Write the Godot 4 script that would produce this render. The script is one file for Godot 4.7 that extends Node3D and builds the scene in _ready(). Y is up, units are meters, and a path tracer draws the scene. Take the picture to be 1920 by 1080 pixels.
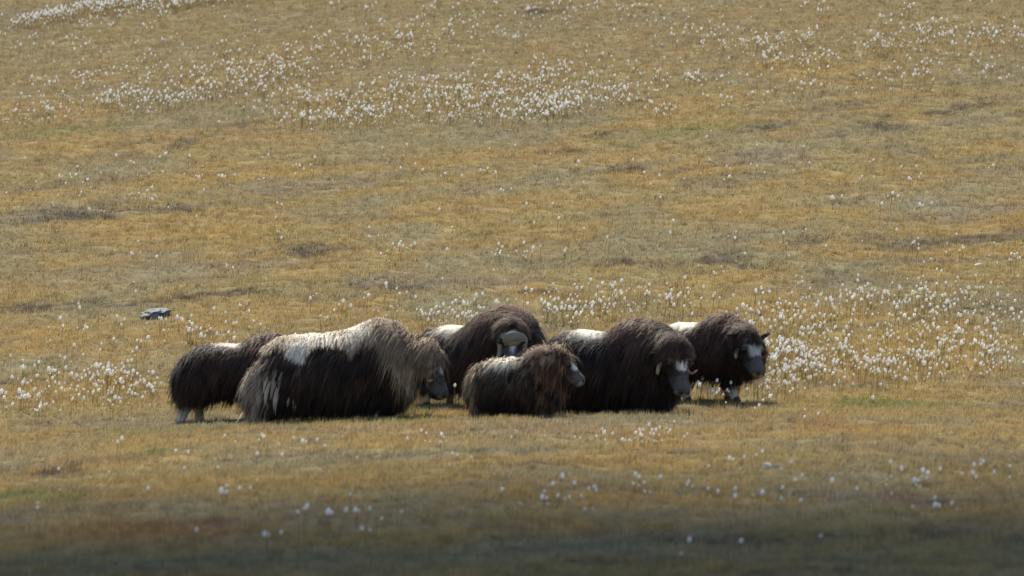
extends Node3D
# Musk oxen on an autumn tundra slope. Metres, y up; the camera stands at x = z = 0 and looks along -z.

var rng := RandomNumberGenerator.new()
var n_big := FastNoiseLite.new()
var n_mid := FastNoiseLite.new()
var n_small := FastNoiseLite.new()
var n_fine := FastNoiseLite.new()

# What grows where: [x, z, half width, half depth, skew, strength, kind] in metres. Kinds: 0 dark dwarf heath in a hollow, 1 grey lichen heath, 2 green sedge, 3 orange sedge, 4 red-brown leaves
const PATCHES := [
	[-8.02,-152.90,1.23,1.48,0.02,0.90,0], [-5.94,-152.80,0.57,0.65,0.42,0.90,0], [-7.46,-138.92,0.94,0.87,0.02,0.80,0], [-4.55,-139.12,1.12,0.70,-0.58,0.60,0], [-5.06,-139.04,0.26,0.54,0.61,0.80,0],
	[-3.58,-145.04,0.63,0.59,0.38,0.70,0], [-2.87,-145.18,0.45,0.77,0.35,0.50,0], [-1.90,-140.06,0.69,1.12,0.29,0.60,1], [-2.06,-139.16,0.52,0.79,0.31,0.60,0], [-0.52,-139.54,0.95,1.11,-0.30,0.50,1],
	[1.84,-141.96,0.79,0.80,-0.10,0.80,0], [3.42,-142.10,0.61,0.71,0.16,0.90,0], [3.25,-142.36,0.22,0.40,0.18,0.80,4], [0.43,-138.22,0.51,0.47,-0.31,0.80,0], [-3.41,-138.16,0.51,0.47,0.46,0.70,0],
	[-7.33,-167.20,0.62,1.00,-0.63,0.60,0], [-6.26,-166.36,0.41,0.85,-0.65,0.80,0], [-5.47,-170.38,0.42,0.75,-0.58,0.60,0], [1.00,-162.10,0.50,0.63,-0.08,0.80,0], [2.04,-157.62,0.49,0.49,-0.12,0.60,0],
	[0.58,-155.80,0.58,0.58,-0.14,0.50,1], [4.65,-163.80,0.51,0.71,-0.35,0.90,0], [7.26,-163.44,0.81,0.59,-0.34,0.90,0], [8.62,-166.18,0.92,0.70,-0.73,0.80,0], [6.94,-165.42,0.31,0.61,0.47,0.70,0],
	[5.37,-144.96,0.72,0.64,-0.68,0.70,0], [6.18,-143.04,0.53,0.63,0.15,0.80,0], [5.19,-140.10,0.35,0.46,0.00,0.80,0], [6.93,-143.86,0.89,0.71,-0.67,0.60,0], [8.16,-145.22,0.81,0.94,-0.67,0.50,0],
	[7.75,-149.38,0.92,2.07,-0.21,0.40,1], [8.67,-154.30,0.76,1.73,-0.18,0.40,1], [-3.87,-156.64,1.16,1.43,-0.14,0.50,1], [-0.95,-154.56,0.86,1.17,-0.19,0.40,1], [-1.93,-156.40,0.39,0.60,0.36,0.50,0],
	[4.31,-158.52,0.88,1.15,-0.14,0.50,1], [3.59,-157.34,0.58,0.67,-0.14,0.60,0], [-11.28,-203.00,1.00,2.97,-0.62,0.60,1], [0.60,-195.16,0.72,0.92,0.19,0.60,0], [-0.97,-195.66,0.60,0.77,-0.46,0.50,2],
	[-2.80,-174.26,0.65,0.63,-0.75,0.50,2], [-9.06,-170.72,0.95,0.66,-1.30,0.70,2], [-7.74,-171.78,0.64,0.65,-0.61,0.50,2], [3.44,-163.92,1.32,0.83,-0.36,0.50,2], [-5.94,-145.76,0.72,0.99,0.52,0.30,1],
	[-7.13,-142.52,1.06,1.05,0.13,0.40,1], [-4.52,-143.42,0.71,0.82,-0.46,0.40,1], [-2.34,-145.86,1.44,1.22,0.32,0.30,3], [-6.79,-135.86,1.68,1.47,0.72,0.50,3], [-4.95,-148.64,1.10,1.76,-0.55,0.60,3],
	[-1.11,-150.36,1.39,1.48,0.09,0.50,3], [0.36,-147.72,1.82,1.41,0.23,0.40,3], [-0.54,-146.18,1.08,0.87,0.22,0.40,3], [2.46,-137.58,2.12,1.06,0.12,0.40,3], [6.23,-136.38,1.01,0.87,0.12,0.40,3],
	[5.51,-129.40,2.00,4.14,0.09,0.50,3], [6.29,-175.78,1.74,1.64,0.62,0.50,3], [5.52,-149.08,1.10,1.18,0.24,0.30,3], [-4.33,-159.42,0.89,1.51,-0.69,0.50,3], [-6.17,-158.60,1.57,1.30,-0.69,0.40,3],
	[-3.70,-149.90,1.48,0.73,0.38,0.40,3], [-5.86,-133.74,1.82,1.61,0.64,0.40,3], [-4.99,-128.24,1.58,2.83,0.56,0.30,3], [-5.60,-122.50,1.06,0.74,1.17,0.60,1], [-4.62,-120.64,0.89,0.83,0.31,0.50,1],
	[-5.92,-123.02,0.46,0.46,1.01,0.70,2], [-4.94,-119.46,0.88,1.40,1.86,0.40,2], [-2.51,-119.62,0.89,1.52,0.43,0.70,2], [-1.02,-118.30,0.88,1.07,-0.09,0.60,2], [5.13,-122.16,0.90,0.90,0.13,0.80,2],
	[4.56,-123.02,0.46,0.54,0.09,0.50,2], [6.00,-121.56,0.60,0.79,-0.64,0.50,2], [-1.28,-121.82,0.23,0.61,0.35,0.90,2], [-4.45,-106.74,0.21,1.10,2.09,1.00,2], [-5.54,-104.28,0.77,1.52,2.25,0.80,0],
	[-2.62,-106.22,0.46,1.50,1.27,0.80,0], [-1.93,-104.16,0.32,1.02,1.04,0.70,0], [-1.74,-104.56,0.19,1.03,0.92,0.70,0], [-4.13,-101.26,0.69,1.00,1.75,0.50,0], [-5.28,-94.98,0.53,1.45,1.54,0.80,2],
	[-4.84,-93.30,0.35,1.21,1.89,0.80,0], [-1.98,-89.12,0.39,0.91,0.87,0.50,0], [4.92,-107.68,1.20,1.51,0.29,0.80,0], [3.94,-106.46,0.39,1.27,0.31,0.60,0], [2.18,-103.84,0.64,1.22,-0.64,0.60,0],
	[0.30,-97.64,0.36,1.08,-0.33,0.60,0], [5.00,-96.38,0.36,0.88,0.28,0.70,0], [3.53,-89.32,0.66,1.51,0.24,0.50,1], [4.81,-87.50,0.65,1.16,-0.79,0.60,0], [4.01,-87.70,0.49,1.46,0.25,0.40,1],
	[1.26,-84.80,0.94,1.91,-1.05,0.50,1], [-1.62,-84.58,1.31,2.19,0.57,0.50,1], [-0.39,-78.84,0.49,0.94,-0.99,0.70,0], [-1.71,-81.40,0.60,1.02,0.69,0.50,0], [0.69,-80.40,0.79,1.23,0.23,0.40,0],
	[1.65,-78.38,0.97,1.17,0.21,0.50,0], [4.13,-79.62,0.74,1.45,0.22,0.50,0], [-5.35,-114.08,1.76,3.40,2.11,0.40,3], [-3.47,-110.10,1.36,2.29,1.46,0.40,3], [-1.76,-109.90,1.02,2.25,0.84,0.30,3],
	[0.87,-100.26,1.55,2.27,0.27,0.50,3], [-1.24,-95.70,1.48,2.44,0.46,0.30,3], [4.81,-112.94,1.39,1.84,0.29,0.40,3], [-2.83,-95.64,1.18,2.11,1.10,0.30,3], [4.16,-114.32,1.06,1.39,0.31,0.50,4],
	[3.97,-88.16,0.10,0.59,0.21,0.90,4], [-3.39,-83.18,1.03,1.88,1.15,0.50,4], [0.28,-113.14,1.40,2.30,0.30,0.30,4],
]
# Cotton grass stands: [x, z, half width, half depth, skew, number of heads]
const COTTON := [
	[4.07,-126.78,0.55,3.16,-0.75,120], [4.68,-126.38,1.17,3.22,-0.35,150], [6.21,-127.28,1.49,4.25,-0.75,170], [7.18,-130.62,0.73,4.83,0.08,80], [5.55,-132.16,1.88,4.20,-0.32,150],
	[4.25,-132.28,0.73,2.82,0.08,60], [6.16,-134.94,1.92,1.57,-0.56,80], [3.72,-123.12,0.46,1.94,0.13,30], [6.83,-141.92,0.79,1.07,-0.68,12], [7.96,-140.22,0.43,0.89,-0.71,8],
	[4.70,-141.10,2.61,4.65,0.15,18], [-0.91,-133.54,0.58,1.32,-0.73,60], [0.99,-134.18,0.75,1.46,0.11,70], [2.24,-134.64,0.91,1.83,0.11,60], [1.35,-136.22,1.01,0.90,0.12,16],
	[0.18,-142.48,0.62,0.65,-0.78,16], [-2.17,-135.38,1.25,2.25,0.29,20], [2.79,-122.26,0.45,1.60,0.13,20], [-5.83,-126.78,0.78,1.98,1.91,90], [-6.25,-125.06,1.24,2.13,1.77,40],
	[-6.98,-125.70,0.54,2.99,0.88,25], [-5.54,-132.10,1.63,2.90,0.63,36], [-4.64,-134.36,1.00,1.85,0.55,16], [-7.04,-131.18,0.89,3.53,0.80,14], [-0.91,-122.26,0.26,1.11,0.23,6],
	[-4.11,-144.86,4.47,9.37,0.32,30], [3.10,-147.94,4.57,10.31,0.22,30], [-6.92,-157.86,2.53,5.30,-0.69,36], [-6.57,-154.26,0.29,0.57,-0.65,10], [5.75,-155.20,2.87,6.35,0.31,20],
	[-1.56,-157.78,3.90,5.13,0.37,26], [-1.93,-142.34,0.35,0.99,-1.62,10], [-6.83,-175.68,0.87,1.87,-0.81,60], [-8.03,-175.86,0.65,1.36,0.09,36], [-9.35,-174.10,1.18,3.37,-1.29,46],
	[-8.12,-182.62,2.71,5.65,-1.14,80], [-9.34,-194.06,2.40,7.59,-1.17,60], [-5.65,-179.46,1.33,4.76,-0.49,70], [-3.91,-171.26,1.48,3.72,0.03,90], [-2.81,-168.80,1.25,2.38,0.00,70],
	[-1.93,-173.70,1.50,3.10,-0.29,70], [-0.32,-170.90,1.37,4.74,-0.31,140], [1.26,-170.00,1.15,2.06,-0.74,80], [0.65,-175.76,1.30,3.71,0.09,60], [2.36,-174.04,1.07,3.58,0.06,40],
	[-3.66,-185.44,2.52,5.63,-0.21,70], [-1.28,-189.24,1.99,5.07,-0.44,60], [-4.46,-180.58,1.78,4.08,-0.49,50], [0.52,-168.12,0.83,1.13,-1.07,50], [-2.95,-183.52,3.40,8.28,-0.45,50],
	[-10.95,-199.34,0.74,0.79,-1.33,50], [-10.05,-200.90,0.99,1.14,-1.76,80], [-9.05,-203.68,0.75,2.33,-0.51,120], [-7.86,-202.08,1.12,1.65,-0.75,100], [-6.50,-202.56,1.13,1.33,-0.49,80],
	[-7.83,-204.46,2.02,1.35,0.18,60], [5.36,-180.78,1.23,1.78,0.13,60], [5.87,-176.06,1.20,1.65,0.08,36], [7.95,-178.98,0.99,2.19,-0.43,36], [9.22,-180.02,1.00,3.07,-0.51,46],
	[10.16,-178.86,0.55,2.99,0.56,26], [6.96,-170.76,1.90,3.26,0.02,36], [8.94,-172.44,1.28,3.28,0.47,26], [4.05,-182.36,1.35,5.25,0.73,30], [2.32,-187.82,2.32,7.09,0.16,36],
	[7.88,-187.74,3.01,4.20,0.72,22], [1.66,-192.02,1.90,3.71,0.81,24], [4.61,-169.82,1.57,3.31,0.53,24], [-1.95,-197.24,3.65,2.82,0.82,16], [3.53,-173.32,0.15,0.70,0.54,8],
	[2.88,-166.76,0.27,0.54,-0.59,10], [1.25,-106.18,0.39,1.69,-1.30,26], [1.71,-106.46,0.20,1.27,0.20,16], [2.08,-107.00,0.17,1.50,0.24,10], [-1.11,-105.44,0.46,1.88,-0.97,14],
	[-1.97,-99.94,0.93,6.67,0.88,10], [-3.83,-101.64,1.07,6.04,0.07,12], [-2.98,-105.12,0.39,2.53,1.44,8], [-2.86,-90.86,0.22,1.27,-1.59,8], [0.53,-85.68,0.69,2.23,-1.06,24],
	[1.57,-87.56,0.81,2.92,-1.08,22], [2.32,-85.24,0.47,3.45,0.21,12], [2.20,-96.24,0.89,3.51,0.27,8], [4.09,-90.74,0.34,1.87,0.24,12], [4.97,-90.52,0.39,2.80,-2.22,18],
	[4.02,-83.48,0.31,1.32,0.26,10], [3.53,-89.32,0.66,3.03,0.24,12], [2.93,-87.96,0.33,4.42,0.25,8], [-1.64,-83.26,0.72,2.39,0.66,12], [-1.06,-95.58,0.71,3.47,0.54,6],
	[-4.83,-91.00,0.67,4.96,1.77,6], [3.85,-115.58,0.86,2.29,0.31,6], [0.52,-104.30,0.52,2.46,0.27,6], [2.49,-74.84,1.39,3.20,0.22,8], [-1.70,-76.70,1.89,2.81,0.44,8],
	[-4.51,-100.18,1.36,7.94,1.72,10],
]

func _ready() -> void:
	# ---------------------------------------------------------------- camera, sky, sun, exposure
	var cam := Camera3D.new()
	cam.name = "camera"
	add_child(cam)
	cam.position = Vector3(0, 3.2, 0)
	cam.near = 0.5
	cam.far = 6000.0
	var lens := CameraAttributesPhysical.new()      # a long telephoto, 24 mm high sensor: vertical view 3.82 degrees
	lens.frustum_focal_length = 360.0
	lens.frustum_focus_distance = 143.0
	lens.exposure_aperture = 4.2
	cam.attributes = lens
	cam.fov = 3.8183
	cam.look_at(Vector3(0, 3.2 - 100.0 * 192.0 / 16200.0, -100.0))
	cam.current = true

	var env := Environment.new()
	env.background_mode = Environment.BG_SKY
	env.tonemap_mode = Environment.TONE_MAPPER_LINEAR
	env.tonemap_exposure = 2.6
	env.sdfgi_enabled = true
	env.ssao_enabled = true
	env.ssil_enabled = true
	var air := ProceduralSkyMaterial.new()
	air.sky_top_color = Color(0.42, 0.53, 0.68)
	air.sky_horizon_color = Color(0.76, 0.78, 0.8)
	air.sky_curve = 0.16
	air.ground_bottom_color = Color(0.35, 0.29, 0.2)
	air.ground_horizon_color = Color(0.6, 0.6, 0.58)
	air.energy_multiplier = 0.75
	var sky := Sky.new()
	sky.sky_material = air
	env.sky = sky
	var world := WorldEnvironment.new()
	world.name = "world"
	world.environment = env
	add_child(world)

	var towards_sun := Vector3(-0.12, 0.76, -0.58).normalized()   # high and beyond the herd
	var sun := DirectionalLight3D.new()
	sun.name = "sun"
	add_child(sun)
	sun.look_at_from_position(towards_sun * 100.0, Vector3.ZERO)
	sun.light_energy = 1.5
	sun.light_angular_distance = 0.53
	sun.light_color = Color(1.0, 0.955, 0.88)
	sun.shadow_enabled = true

	# ---------------------------------------------------------------- setting
	rng.seed = 77
	setup_noise()
	grow_field()
	make_ground()
	make_cloud(towards_sun)
	make_sedge()
	# ---------------------------------------------------------------- herd and small things
	make_herd()
	make_stones()
	make_cotton()


# ==================================================================== helpers
func tag(o: Node, label: String, category: String, group := "", kind := "") -> void:
	o.set_meta("label", label)
	if category: o.set_meta("category", category)
	if group: o.set_meta("group", group)
	if kind: o.set_meta("kind", kind)


func part(called: String, mesh: Mesh, material: Material, parent: Node) -> MeshInstance3D:
	var o := MeshInstance3D.new()
	o.name = called
	o.mesh = mesh
	if material: o.material_override = material
	o.cast_shadow = GeometryInstance3D.SHADOW_CASTING_SETTING_ON
	parent.add_child(o, true)
	return o


func painted(rough: float, spec := 0.3) -> StandardMaterial3D:
	var m := StandardMaterial3D.new()
	m.vertex_color_use_as_albedo = true
	m.roughness = rough
	m.metallic_specular = spec
	return m


func mesh_of(v: PackedVector3Array, n: PackedVector3Array, c: PackedColorArray, idx: PackedInt32Array) -> ArrayMesh:
	var a := []
	a.resize(Mesh.ARRAY_MAX)
	a[Mesh.ARRAY_VERTEX] = v
	if n.size(): a[Mesh.ARRAY_NORMAL] = n
	if c.size(): a[Mesh.ARRAY_COLOR] = c
	if idx.size(): a[Mesh.ARRAY_INDEX] = idx
	var m := ArrayMesh.new()
	m.add_surface_from_arrays(Mesh.PRIMITIVE_TRIANGLES, a)
	return m


func setup_noise() -> void:
	for d in [[n_big, 11, 0.16], [n_mid, 12, 0.7], [n_small, 13, 2.2], [n_fine, 14, 6.0]]:
		var n: FastNoiseLite = d[0]
		n.seed = d[1]
		n.frequency = d[2]
		n.noise_type = FastNoiseLite.TYPE_SIMPLEX_SMOOTH
		n.fractal_type = FastNoiseLite.FRACTAL_FBM
		n.fractal_octaves = 3


# ==================================================================== terrain
func base_height(x: float, z: float) -> float:
	var s := -z - 120.0
	var h := 0.0985 * ((s - 2.5) + sqrt((s - 2.5) * (s - 2.5) + 6.25)) * 0.5
	var xm := clampf(x, -7.0, 0.0)
	h += -0.045 + 0.009 * clampf(x, -9.0, 9.0) - 0.0066 * xm * xm * (1.0 - smoothstep(10.0, 40.0, s))
	h += 0.055 * clampf(x, -60.0, 60.0) * smoothstep(5.0, 70.0, s)
	return h


func height(x: float, z: float) -> float:
	var h := base_height(x, z)
	var calm := smoothstep(1.5, 8.0, absf(z + 121.0))       # the herd stands on even ground
	h += n_mid.get_noise_2d(x, z) * (0.03 + 0.05 * calm)
	h += n_big.get_noise_2d(x, z) * 0.10 * calm
	h += n_small.get_noise_2d(x, z) * 0.05
	h -= 0.08 * field_at(0, x, z)
	return h


const FX := 208
const FZ := 1060
const FSTEP := 0.15
const FX0 := -15.6
const FZ0 := -60.0
var field: Array[PackedFloat32Array] = []


func grow_field() -> void:
	for k in 5:
		var a := PackedFloat32Array()
		a.resize(FX * FZ)
		field.append(a)
	for p in PATCHES:
		var cx: float = p[0]
		var cz: float = p[1]
		var rx: float = p[2] * 1.15
		var rz: float = p[3] * (0.85 if p[6] == 0 else 1.1)
		var skew: float = p[4]
		var most: float = p[5]
		var kind: int = p[6]
		var deep := rz * 1.5 + absf(skew) * rx * 1.5
		for i in range(maxi(0, int((cx - rx * 1.5 - FX0) / FSTEP)), mini(FX, int((cx + rx * 1.5 - FX0) / FSTEP) + 1)):
			for j in range(maxi(0, int((FZ0 - (cz + deep)) / FSTEP)), mini(FZ, int((FZ0 - (cz - deep)) / FSTEP) + 1)):
				var x := FX0 + i * FSTEP
				var z := FZ0 - j * FSTEP
				var u := (x - cx) / rx
				var v := (z - cz - skew * (x - cx)) / rz
				var r := sqrt(u * u + v * v) + n_mid.get_noise_2d(x + 31.0, z) * 0.8 + n_small.get_noise_2d(x * 0.5, z * 0.8 + 17.0) * 1.0
				var w := most * (1.0 - smoothstep(0.55, 1.15, r))
				var at := j * FX + i
				if w > field[kind][at]:
					field[kind][at] = w


func field_at(kind: int, x: float, z: float) -> float:
	var i := int((x - FX0) / FSTEP + 0.5)
	var j := int((FZ0 - z) / FSTEP + 0.5)
	if i < 0 or j < 0 or i >= FX or j >= FZ: return 0.0
	return field[kind][j * FX + i]


func growth_color(x: float, z: float, dice := 0.5) -> Color:
	# dry sedge from straw to ochre and rust, with the patches of other plants worked in
	var a := n_big.get_noise_2d(x * 1.3 + 40.0, z * 1.1) * 1.5
	var b := n_mid.get_noise_2d(x + 90.0, z * 0.7) * 1.4
	var t := clampf(0.5 + 0.55 * a + 0.45 * b, 0.0, 1.0)
	var c := Color(0.236, 0.192, 0.096).lerp(Color(0.272, 0.19, 0.08), t)
	var grey := clampf(n_big.get_noise_2d(x * 1.3 - 70.0, z * 0.6 + 30.0) * 1.6 + 0.05, 0.0, 0.75) + smoothstep(172.0, 205.0, -z) * 0.25
	c = c.lerp(Color(0.21, 0.19, 0.125), clampf(grey, 0.0, 0.8))
	c = c.lerp(Color(0.165, 0.138, 0.095), smoothstep(0.08, 0.38, n_mid.get_noise_2d(x * 0.3 + 300.0, z * 0.9 + x * 0.25)) * (0.25 + 0.7 * dice))
	c = c.lerp(Color(0.222, 0.175, 0.097), smoothstep(158.0, 185.0, -z) * 0.6)
	c = c.lerp(Color(0.31, 0.205, 0.064), field_at(3, x, z) * 0.6)
	c = c.lerp(Color(0.15, 0.16, 0.055), field_at(2, x, z) * 0.85)
	c = c.lerp(Color(0.205, 0.18, 0.14), clampf(field_at(1, x, z) * (0.3 + 1.4 * dice), 0.0, 0.9))
	c = c.lerp(Color(0.21, 0.095, 0.055), field_at(4, x, z) * 0.7)
	c = c.lerp(Color(0.082, 0.068, 0.06), clampf(field_at(0, x, z) * (0.2 + 1.6 * dice), 0.0, 0.95))
	return c


func stops(pairs: Array) -> PackedFloat32Array:
	# coordinates from pairs of [where a stretch ends, step]
	var out := PackedFloat32Array([pairs[0][0]])
	for k in range(1, pairs.size()):
		var a: float = pairs[k - 1][0]
		var b: float = pairs[k][0]
		var n := maxi(1, int(round(absf(b - a) / pairs[k][1])))
		for i in n: out.append(lerpf(a, b, float(i + 1) / n))
	return out


func make_ground() -> void:
	var xs := stops([[-420.0], [-60.0, 40.0], [-16.0, 4.0], [16.0, 0.25], [60.0, 4.0], [420.0, 40.0]])
	var zs := stops([[60.0], [-60.0, 8.0], [-215.0, 0.25], [-300.0, 5.0], [-900.0, 60.0]])
	var nx := xs.size()
	var nz := zs.size()
	var v := PackedVector3Array()
	var c := PackedColorArray()
	for j in nz:
		for i in nx:
			var x := xs[i]
			var z := zs[j]
			v.append(Vector3(x, height(x, z), z))
			var g := growth_color(x, z)
			var k := 0.55 + 0.25 * n_fine.get_noise_2d(x * 2.0, z * 2.0)
			c.append(Color(g.r * k * 0.95, g.g * k, g.b * k))
	var n := PackedVector3Array()
	for j in nz:
		for i in nx:
			var du := v[j * nx + mini(i + 1, nx - 1)] - v[j * nx + maxi(i - 1, 0)]
			var dv := v[mini(j + 1, nz - 1) * nx + i] - v[maxi(j - 1, 0) * nx + i]
			n.append(du.cross(dv).normalized())
	var idx := PackedInt32Array()
	for j in nz - 1:
		for i in nx - 1:
			var a := j * nx + i
			idx.append_array([a, a + nx, a + 1, a + 1, a + nx, a + nx + 1])
	var m := painted(0.95, 0.15)
	var o := part("ground", mesh_of(v, n, c, idx), m, self)
	tag(o, "tundra slope of brown litter and moss under the sedge", "ground", "", "structure")


func make_cloud(towards_sun: Vector3) -> void:
	# a fair-weather cloud 2.3 km up whose shadow lies over the near ground; its edge falls about 84 m from the camera
	var axes := Vector3(1400, 120, 600)
	var edge := Vector3(0, 0, -92.0)
	var u := Vector3(towards_sun.x / axes.x, towards_sun.y / axes.y, towards_sun.z / axes.z).normalized()
	var k := Vector3(0, 0, 1.0 / axes.z)
	var away := (k - u * k.dot(u)).length()
	var centre := edge + towards_sun * (2300.0 / towards_sun.y) + Vector3(0, 0, 1.0 / away)
	var lumps := FastNoiseLite.new()
	lumps.seed = 5
	lumps.frequency = 1.3
	var sphere := SphereMesh.new()
	sphere.radius = 1.0
	sphere.height = 2.0
	sphere.radial_segments = 160
	sphere.rings = 80
	var arrays := sphere.get_mesh_arrays()
	var v: PackedVector3Array = arrays[Mesh.ARRAY_VERTEX]
	for i in v.size():
		var p := v[i]
		v[i] = p * axes * (1.0 + 0.006 * lumps.get_noise_3d(p.x * 3.0, p.y * 3.0, p.z * 3.0))
	arrays[Mesh.ARRAY_VERTEX] = v
	var mesh := ArrayMesh.new()
	mesh.add_surface_from_arrays(Mesh.PRIMITIVE_TRIANGLES, arrays)
	var m := StandardMaterial3D.new()
	m.albedo_color = Color(0.93, 0.93, 0.94)
	m.roughness = 1.0
	var o := part("cloud", mesh, m, self)
	o.position = centre
	tag(o, "wide flat white cloud high above the slope, its shadow on the near ground", "cloud", "", "structure")


# ==================================================================== sedge
func tuft_mesh(count: int, spread: float, low: float, high: float, wide: float, r: RandomNumberGenerator) -> ArrayMesh:
	var v := PackedVector3Array()
	var c := PackedColorArray()
	for i in count:
		var a := r.randf() * TAU
		var root := Vector3(cos(a), 0, sin(a)) * spread * sqrt(r.randf()) + Vector3(0, -0.03, 0)
		var tall := lerpf(low, high, r.randf())
		var face := r.randf() * TAU
		var side := Vector3(cos(face), 0, sin(face)) * wide * lerpf(0.6, 1.3, r.randf())
		var lean := Vector3(r.randfn(0.3, 0.35), 0, r.randfn(0.0, 0.35)) * tall * 0.6
		var mid := root + Vector3(0, tall * 0.55, 0) + lean * 0.35
		var tip := root + Vector3(0, tall, 0) + lean
		var k := lerpf(0.5, 1.5, r.randf())
		var warm := r.randf_range(-0.12, 0.12)
		var col := Color(k * (1.0 + warm), k, k * (1.0 - warm))
		for p in [root - side, mid - side * 0.8, root + side, root + side, mid - side * 0.8, mid + side * 0.8, mid - side * 0.8, tip, mid + side * 0.8]:
			v.append(p)
			c.append(col)
	return mesh_of(v, PackedVector3Array(), c, PackedInt32Array())


func copies_of(called: String, mesh: Mesh, material: Material, where: Array, tint: PackedColorArray, parent: Node) -> MultiMeshInstance3D:
	var mm := MultiMesh.new()
	mm.transform_format = MultiMesh.TRANSFORM_3D
	mm.use_colors = true
	mm.mesh = mesh
	mm.instance_count = where.size()
	for i in where.size():
		mm.set_instance_transform(i, where[i])
		mm.set_instance_color(i, tint[i])
	var o := MultiMeshInstance3D.new()
	o.name = called
	o.multimesh = mm
	o.material_override = material
	parent.add_child(o, true)
	return o


func make_sedge() -> void:
	var m := painted(0.85, 0.2)
	m.backlight_enabled = true
	m.backlight = Color(0.9, 0.9, 0.9)
	var r := RandomNumberGenerator.new()
	r.seed = 21
	var root := Node3D.new()
	root.name = "tundra_sedge"
	add_child(root)
	tag(root, "short dry ochre sedge and dwarf heath covering the whole slope", "sedge", "", "stuff")
	var kinds := [tuft_mesh(12, 0.06, 0.035, 0.085, 0.005, r), tuft_mesh(12, 0.06, 0.03, 0.07, 0.006, r), tuft_mesh(10, 0.055, 0.045, 0.115, 0.0045, r), tuft_mesh(14, 0.07, 0.03, 0.09, 0.007, r)]
	var where := [[], [], [], []]
	var tint := [PackedColorArray(), PackedColorArray(), PackedColorArray(), PackedColorArray()]
	var d := 66.0
	while d < 218.0:
		var step := 0.082 if d < 150.0 else 0.088
		var half := 0.0593 * d + 1.1
		var x := -half
		while x < half:
			var px := x + r.randf_range(-0.5, 0.5) * step
			var pz := -d + r.randf_range(-0.5, 0.5) * step
			x += step
			var dark := field_at(0, px, pz)
			var dice := r.randf()
			var g := growth_color(px, pz, dice)
			var low_growth := dark * (0.4 + dice) > 0.35 or field_at(1, px, pz) > 0.45
			var kind := 3 if low_growth and r.randf() < 0.75 else r.randi() % 3
			var grow := lerpf(0.7, 1.25, r.randf()) * (1.0 + 0.4 * n_mid.get_noise_2d(px * 1.5, pz * 1.5))
			var k := lerpf(0.8, 1.65, r.randf())
			var yaw := r.randf() * 1.2 - 0.6
			where[kind].append(Transform3D(Basis(Vector3.UP, yaw).scaled(Vector3(1, 1, 1) * grow), Vector3(px, height(px, pz), pz)))
			tint[kind].append(Color(g.r * k, g.g * k, g.b * k))
		d += step
	for kind in 4:
		var o := copies_of(["sedge_tuft", "bent_sedge_tuft", "tall_sedge_tuft", "dwarf_heath"][kind], kinds[kind], m, where[kind], tint[kind], root)
		o.set_meta("kind", "stuff")


# ==================================================================== musk oxen
# A body is a field: a lofted trunk (height, belly line and half width along the spine), neck, legs; the head has a grid of its own. Both are meshed as surface nets into one mesh.
var tx0 := 0.0
var tx1 := 1.0
var t_top := PackedFloat32Array()
var t_bot := PackedFloat32Array()
var t_half := PackedFloat32Array()
var limb_a := PackedVector3Array()
var limb_b := PackedVector3Array()
var limb_ra := PackedFloat32Array()
var limb_rb := PackedFloat32Array()
var limb_k := PackedFloat32Array()
var head_caps: Array = []
var in_head := false

const TSTEP := 0.01


func spline(rows: Array, col: int, x: float) -> float:
	var n := rows.size()
	var k := 0
	while k < n - 2 and x > rows[k + 1][0]: k += 1
	var x0: float = rows[k][0]
	var x1: float = rows[k + 1][0]
	var a: float = rows[maxi(k - 1, 0)][col]
	var b: float = rows[k][col]
	var c: float = rows[k + 1][col]
	var d: float = rows[mini(k + 2, n - 1)][col]
	return cubic_interpolate(b, c, a, d, clampf((x - x0) / (x1 - x0), 0.0, 1.0))


func set_trunk(rows: Array) -> void:
	tx0 = rows[0][0]
	tx1 = rows[-1][0]
	t_top.clear()
	t_bot.clear()
	t_half.clear()
	for i in int((tx1 - tx0) / TSTEP) + 2:
		var x := tx0 + i * TSTEP
		t_top.append(spline(rows, 1, x))
		t_bot.append(spline(rows, 2, x))
		t_half.append(spline(rows, 3, x))


func add_limb(a: Vector3, b: Vector3, ra: float, rb: float, k: float) -> void:
	limb_a.append(a)
	limb_b.append(b)
	limb_ra.append(ra)
	limb_rb.append(rb)
	limb_k.append(k)


func soft_min(a: float, b: float, k: float) -> float:
	var h := maxf(k - absf(a - b), 0.0) / k
	return minf(a, b) - h * h * k * 0.25


func body_field(p: Vector3) -> float:
	var xc := clampf(p.x, tx0, tx1)
	var i := int((xc - tx0) / TSTEP)
	var top := t_top[i]
	var bot := t_bot[i]
	var half := t_half[i]
	var hy := maxf((top - bot) * 0.5, 0.02)
	var qy := absf(p.y - (top + bot) * 0.5) / hy
	var qz := absf(p.z) / half
	if p.y < (top + bot) * 0.5: qz *= 1.0 + 0.12 * qy      # the coat hangs in a little below
	else: qz *= 1.0 + 0.25 * qy * qy
	var r := pow(qy * qy * sqrt(qy) + qz * qz * sqrt(qz), 0.4)
	var d := (r - 1.0) * minf(hy, half)
	var dx := absf(p.x - xc)
	if dx > 0.0: d = sqrt(maxf(d, 0.0) * maxf(d, 0.0) + dx * dx) + minf(d, 0.0) * 0.2
	for k in limb_a.size():
		var a := limb_a[k]
		var ab := limb_b[k] - a
		var t := clampf((p - a).dot(ab) / ab.length_squared(), 0.0, 1.0)
		d = soft_min(d, (p - a - ab * t).length() - lerpf(limb_ra[k], limb_rb[k], t), limb_k[k])
	return d


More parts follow.
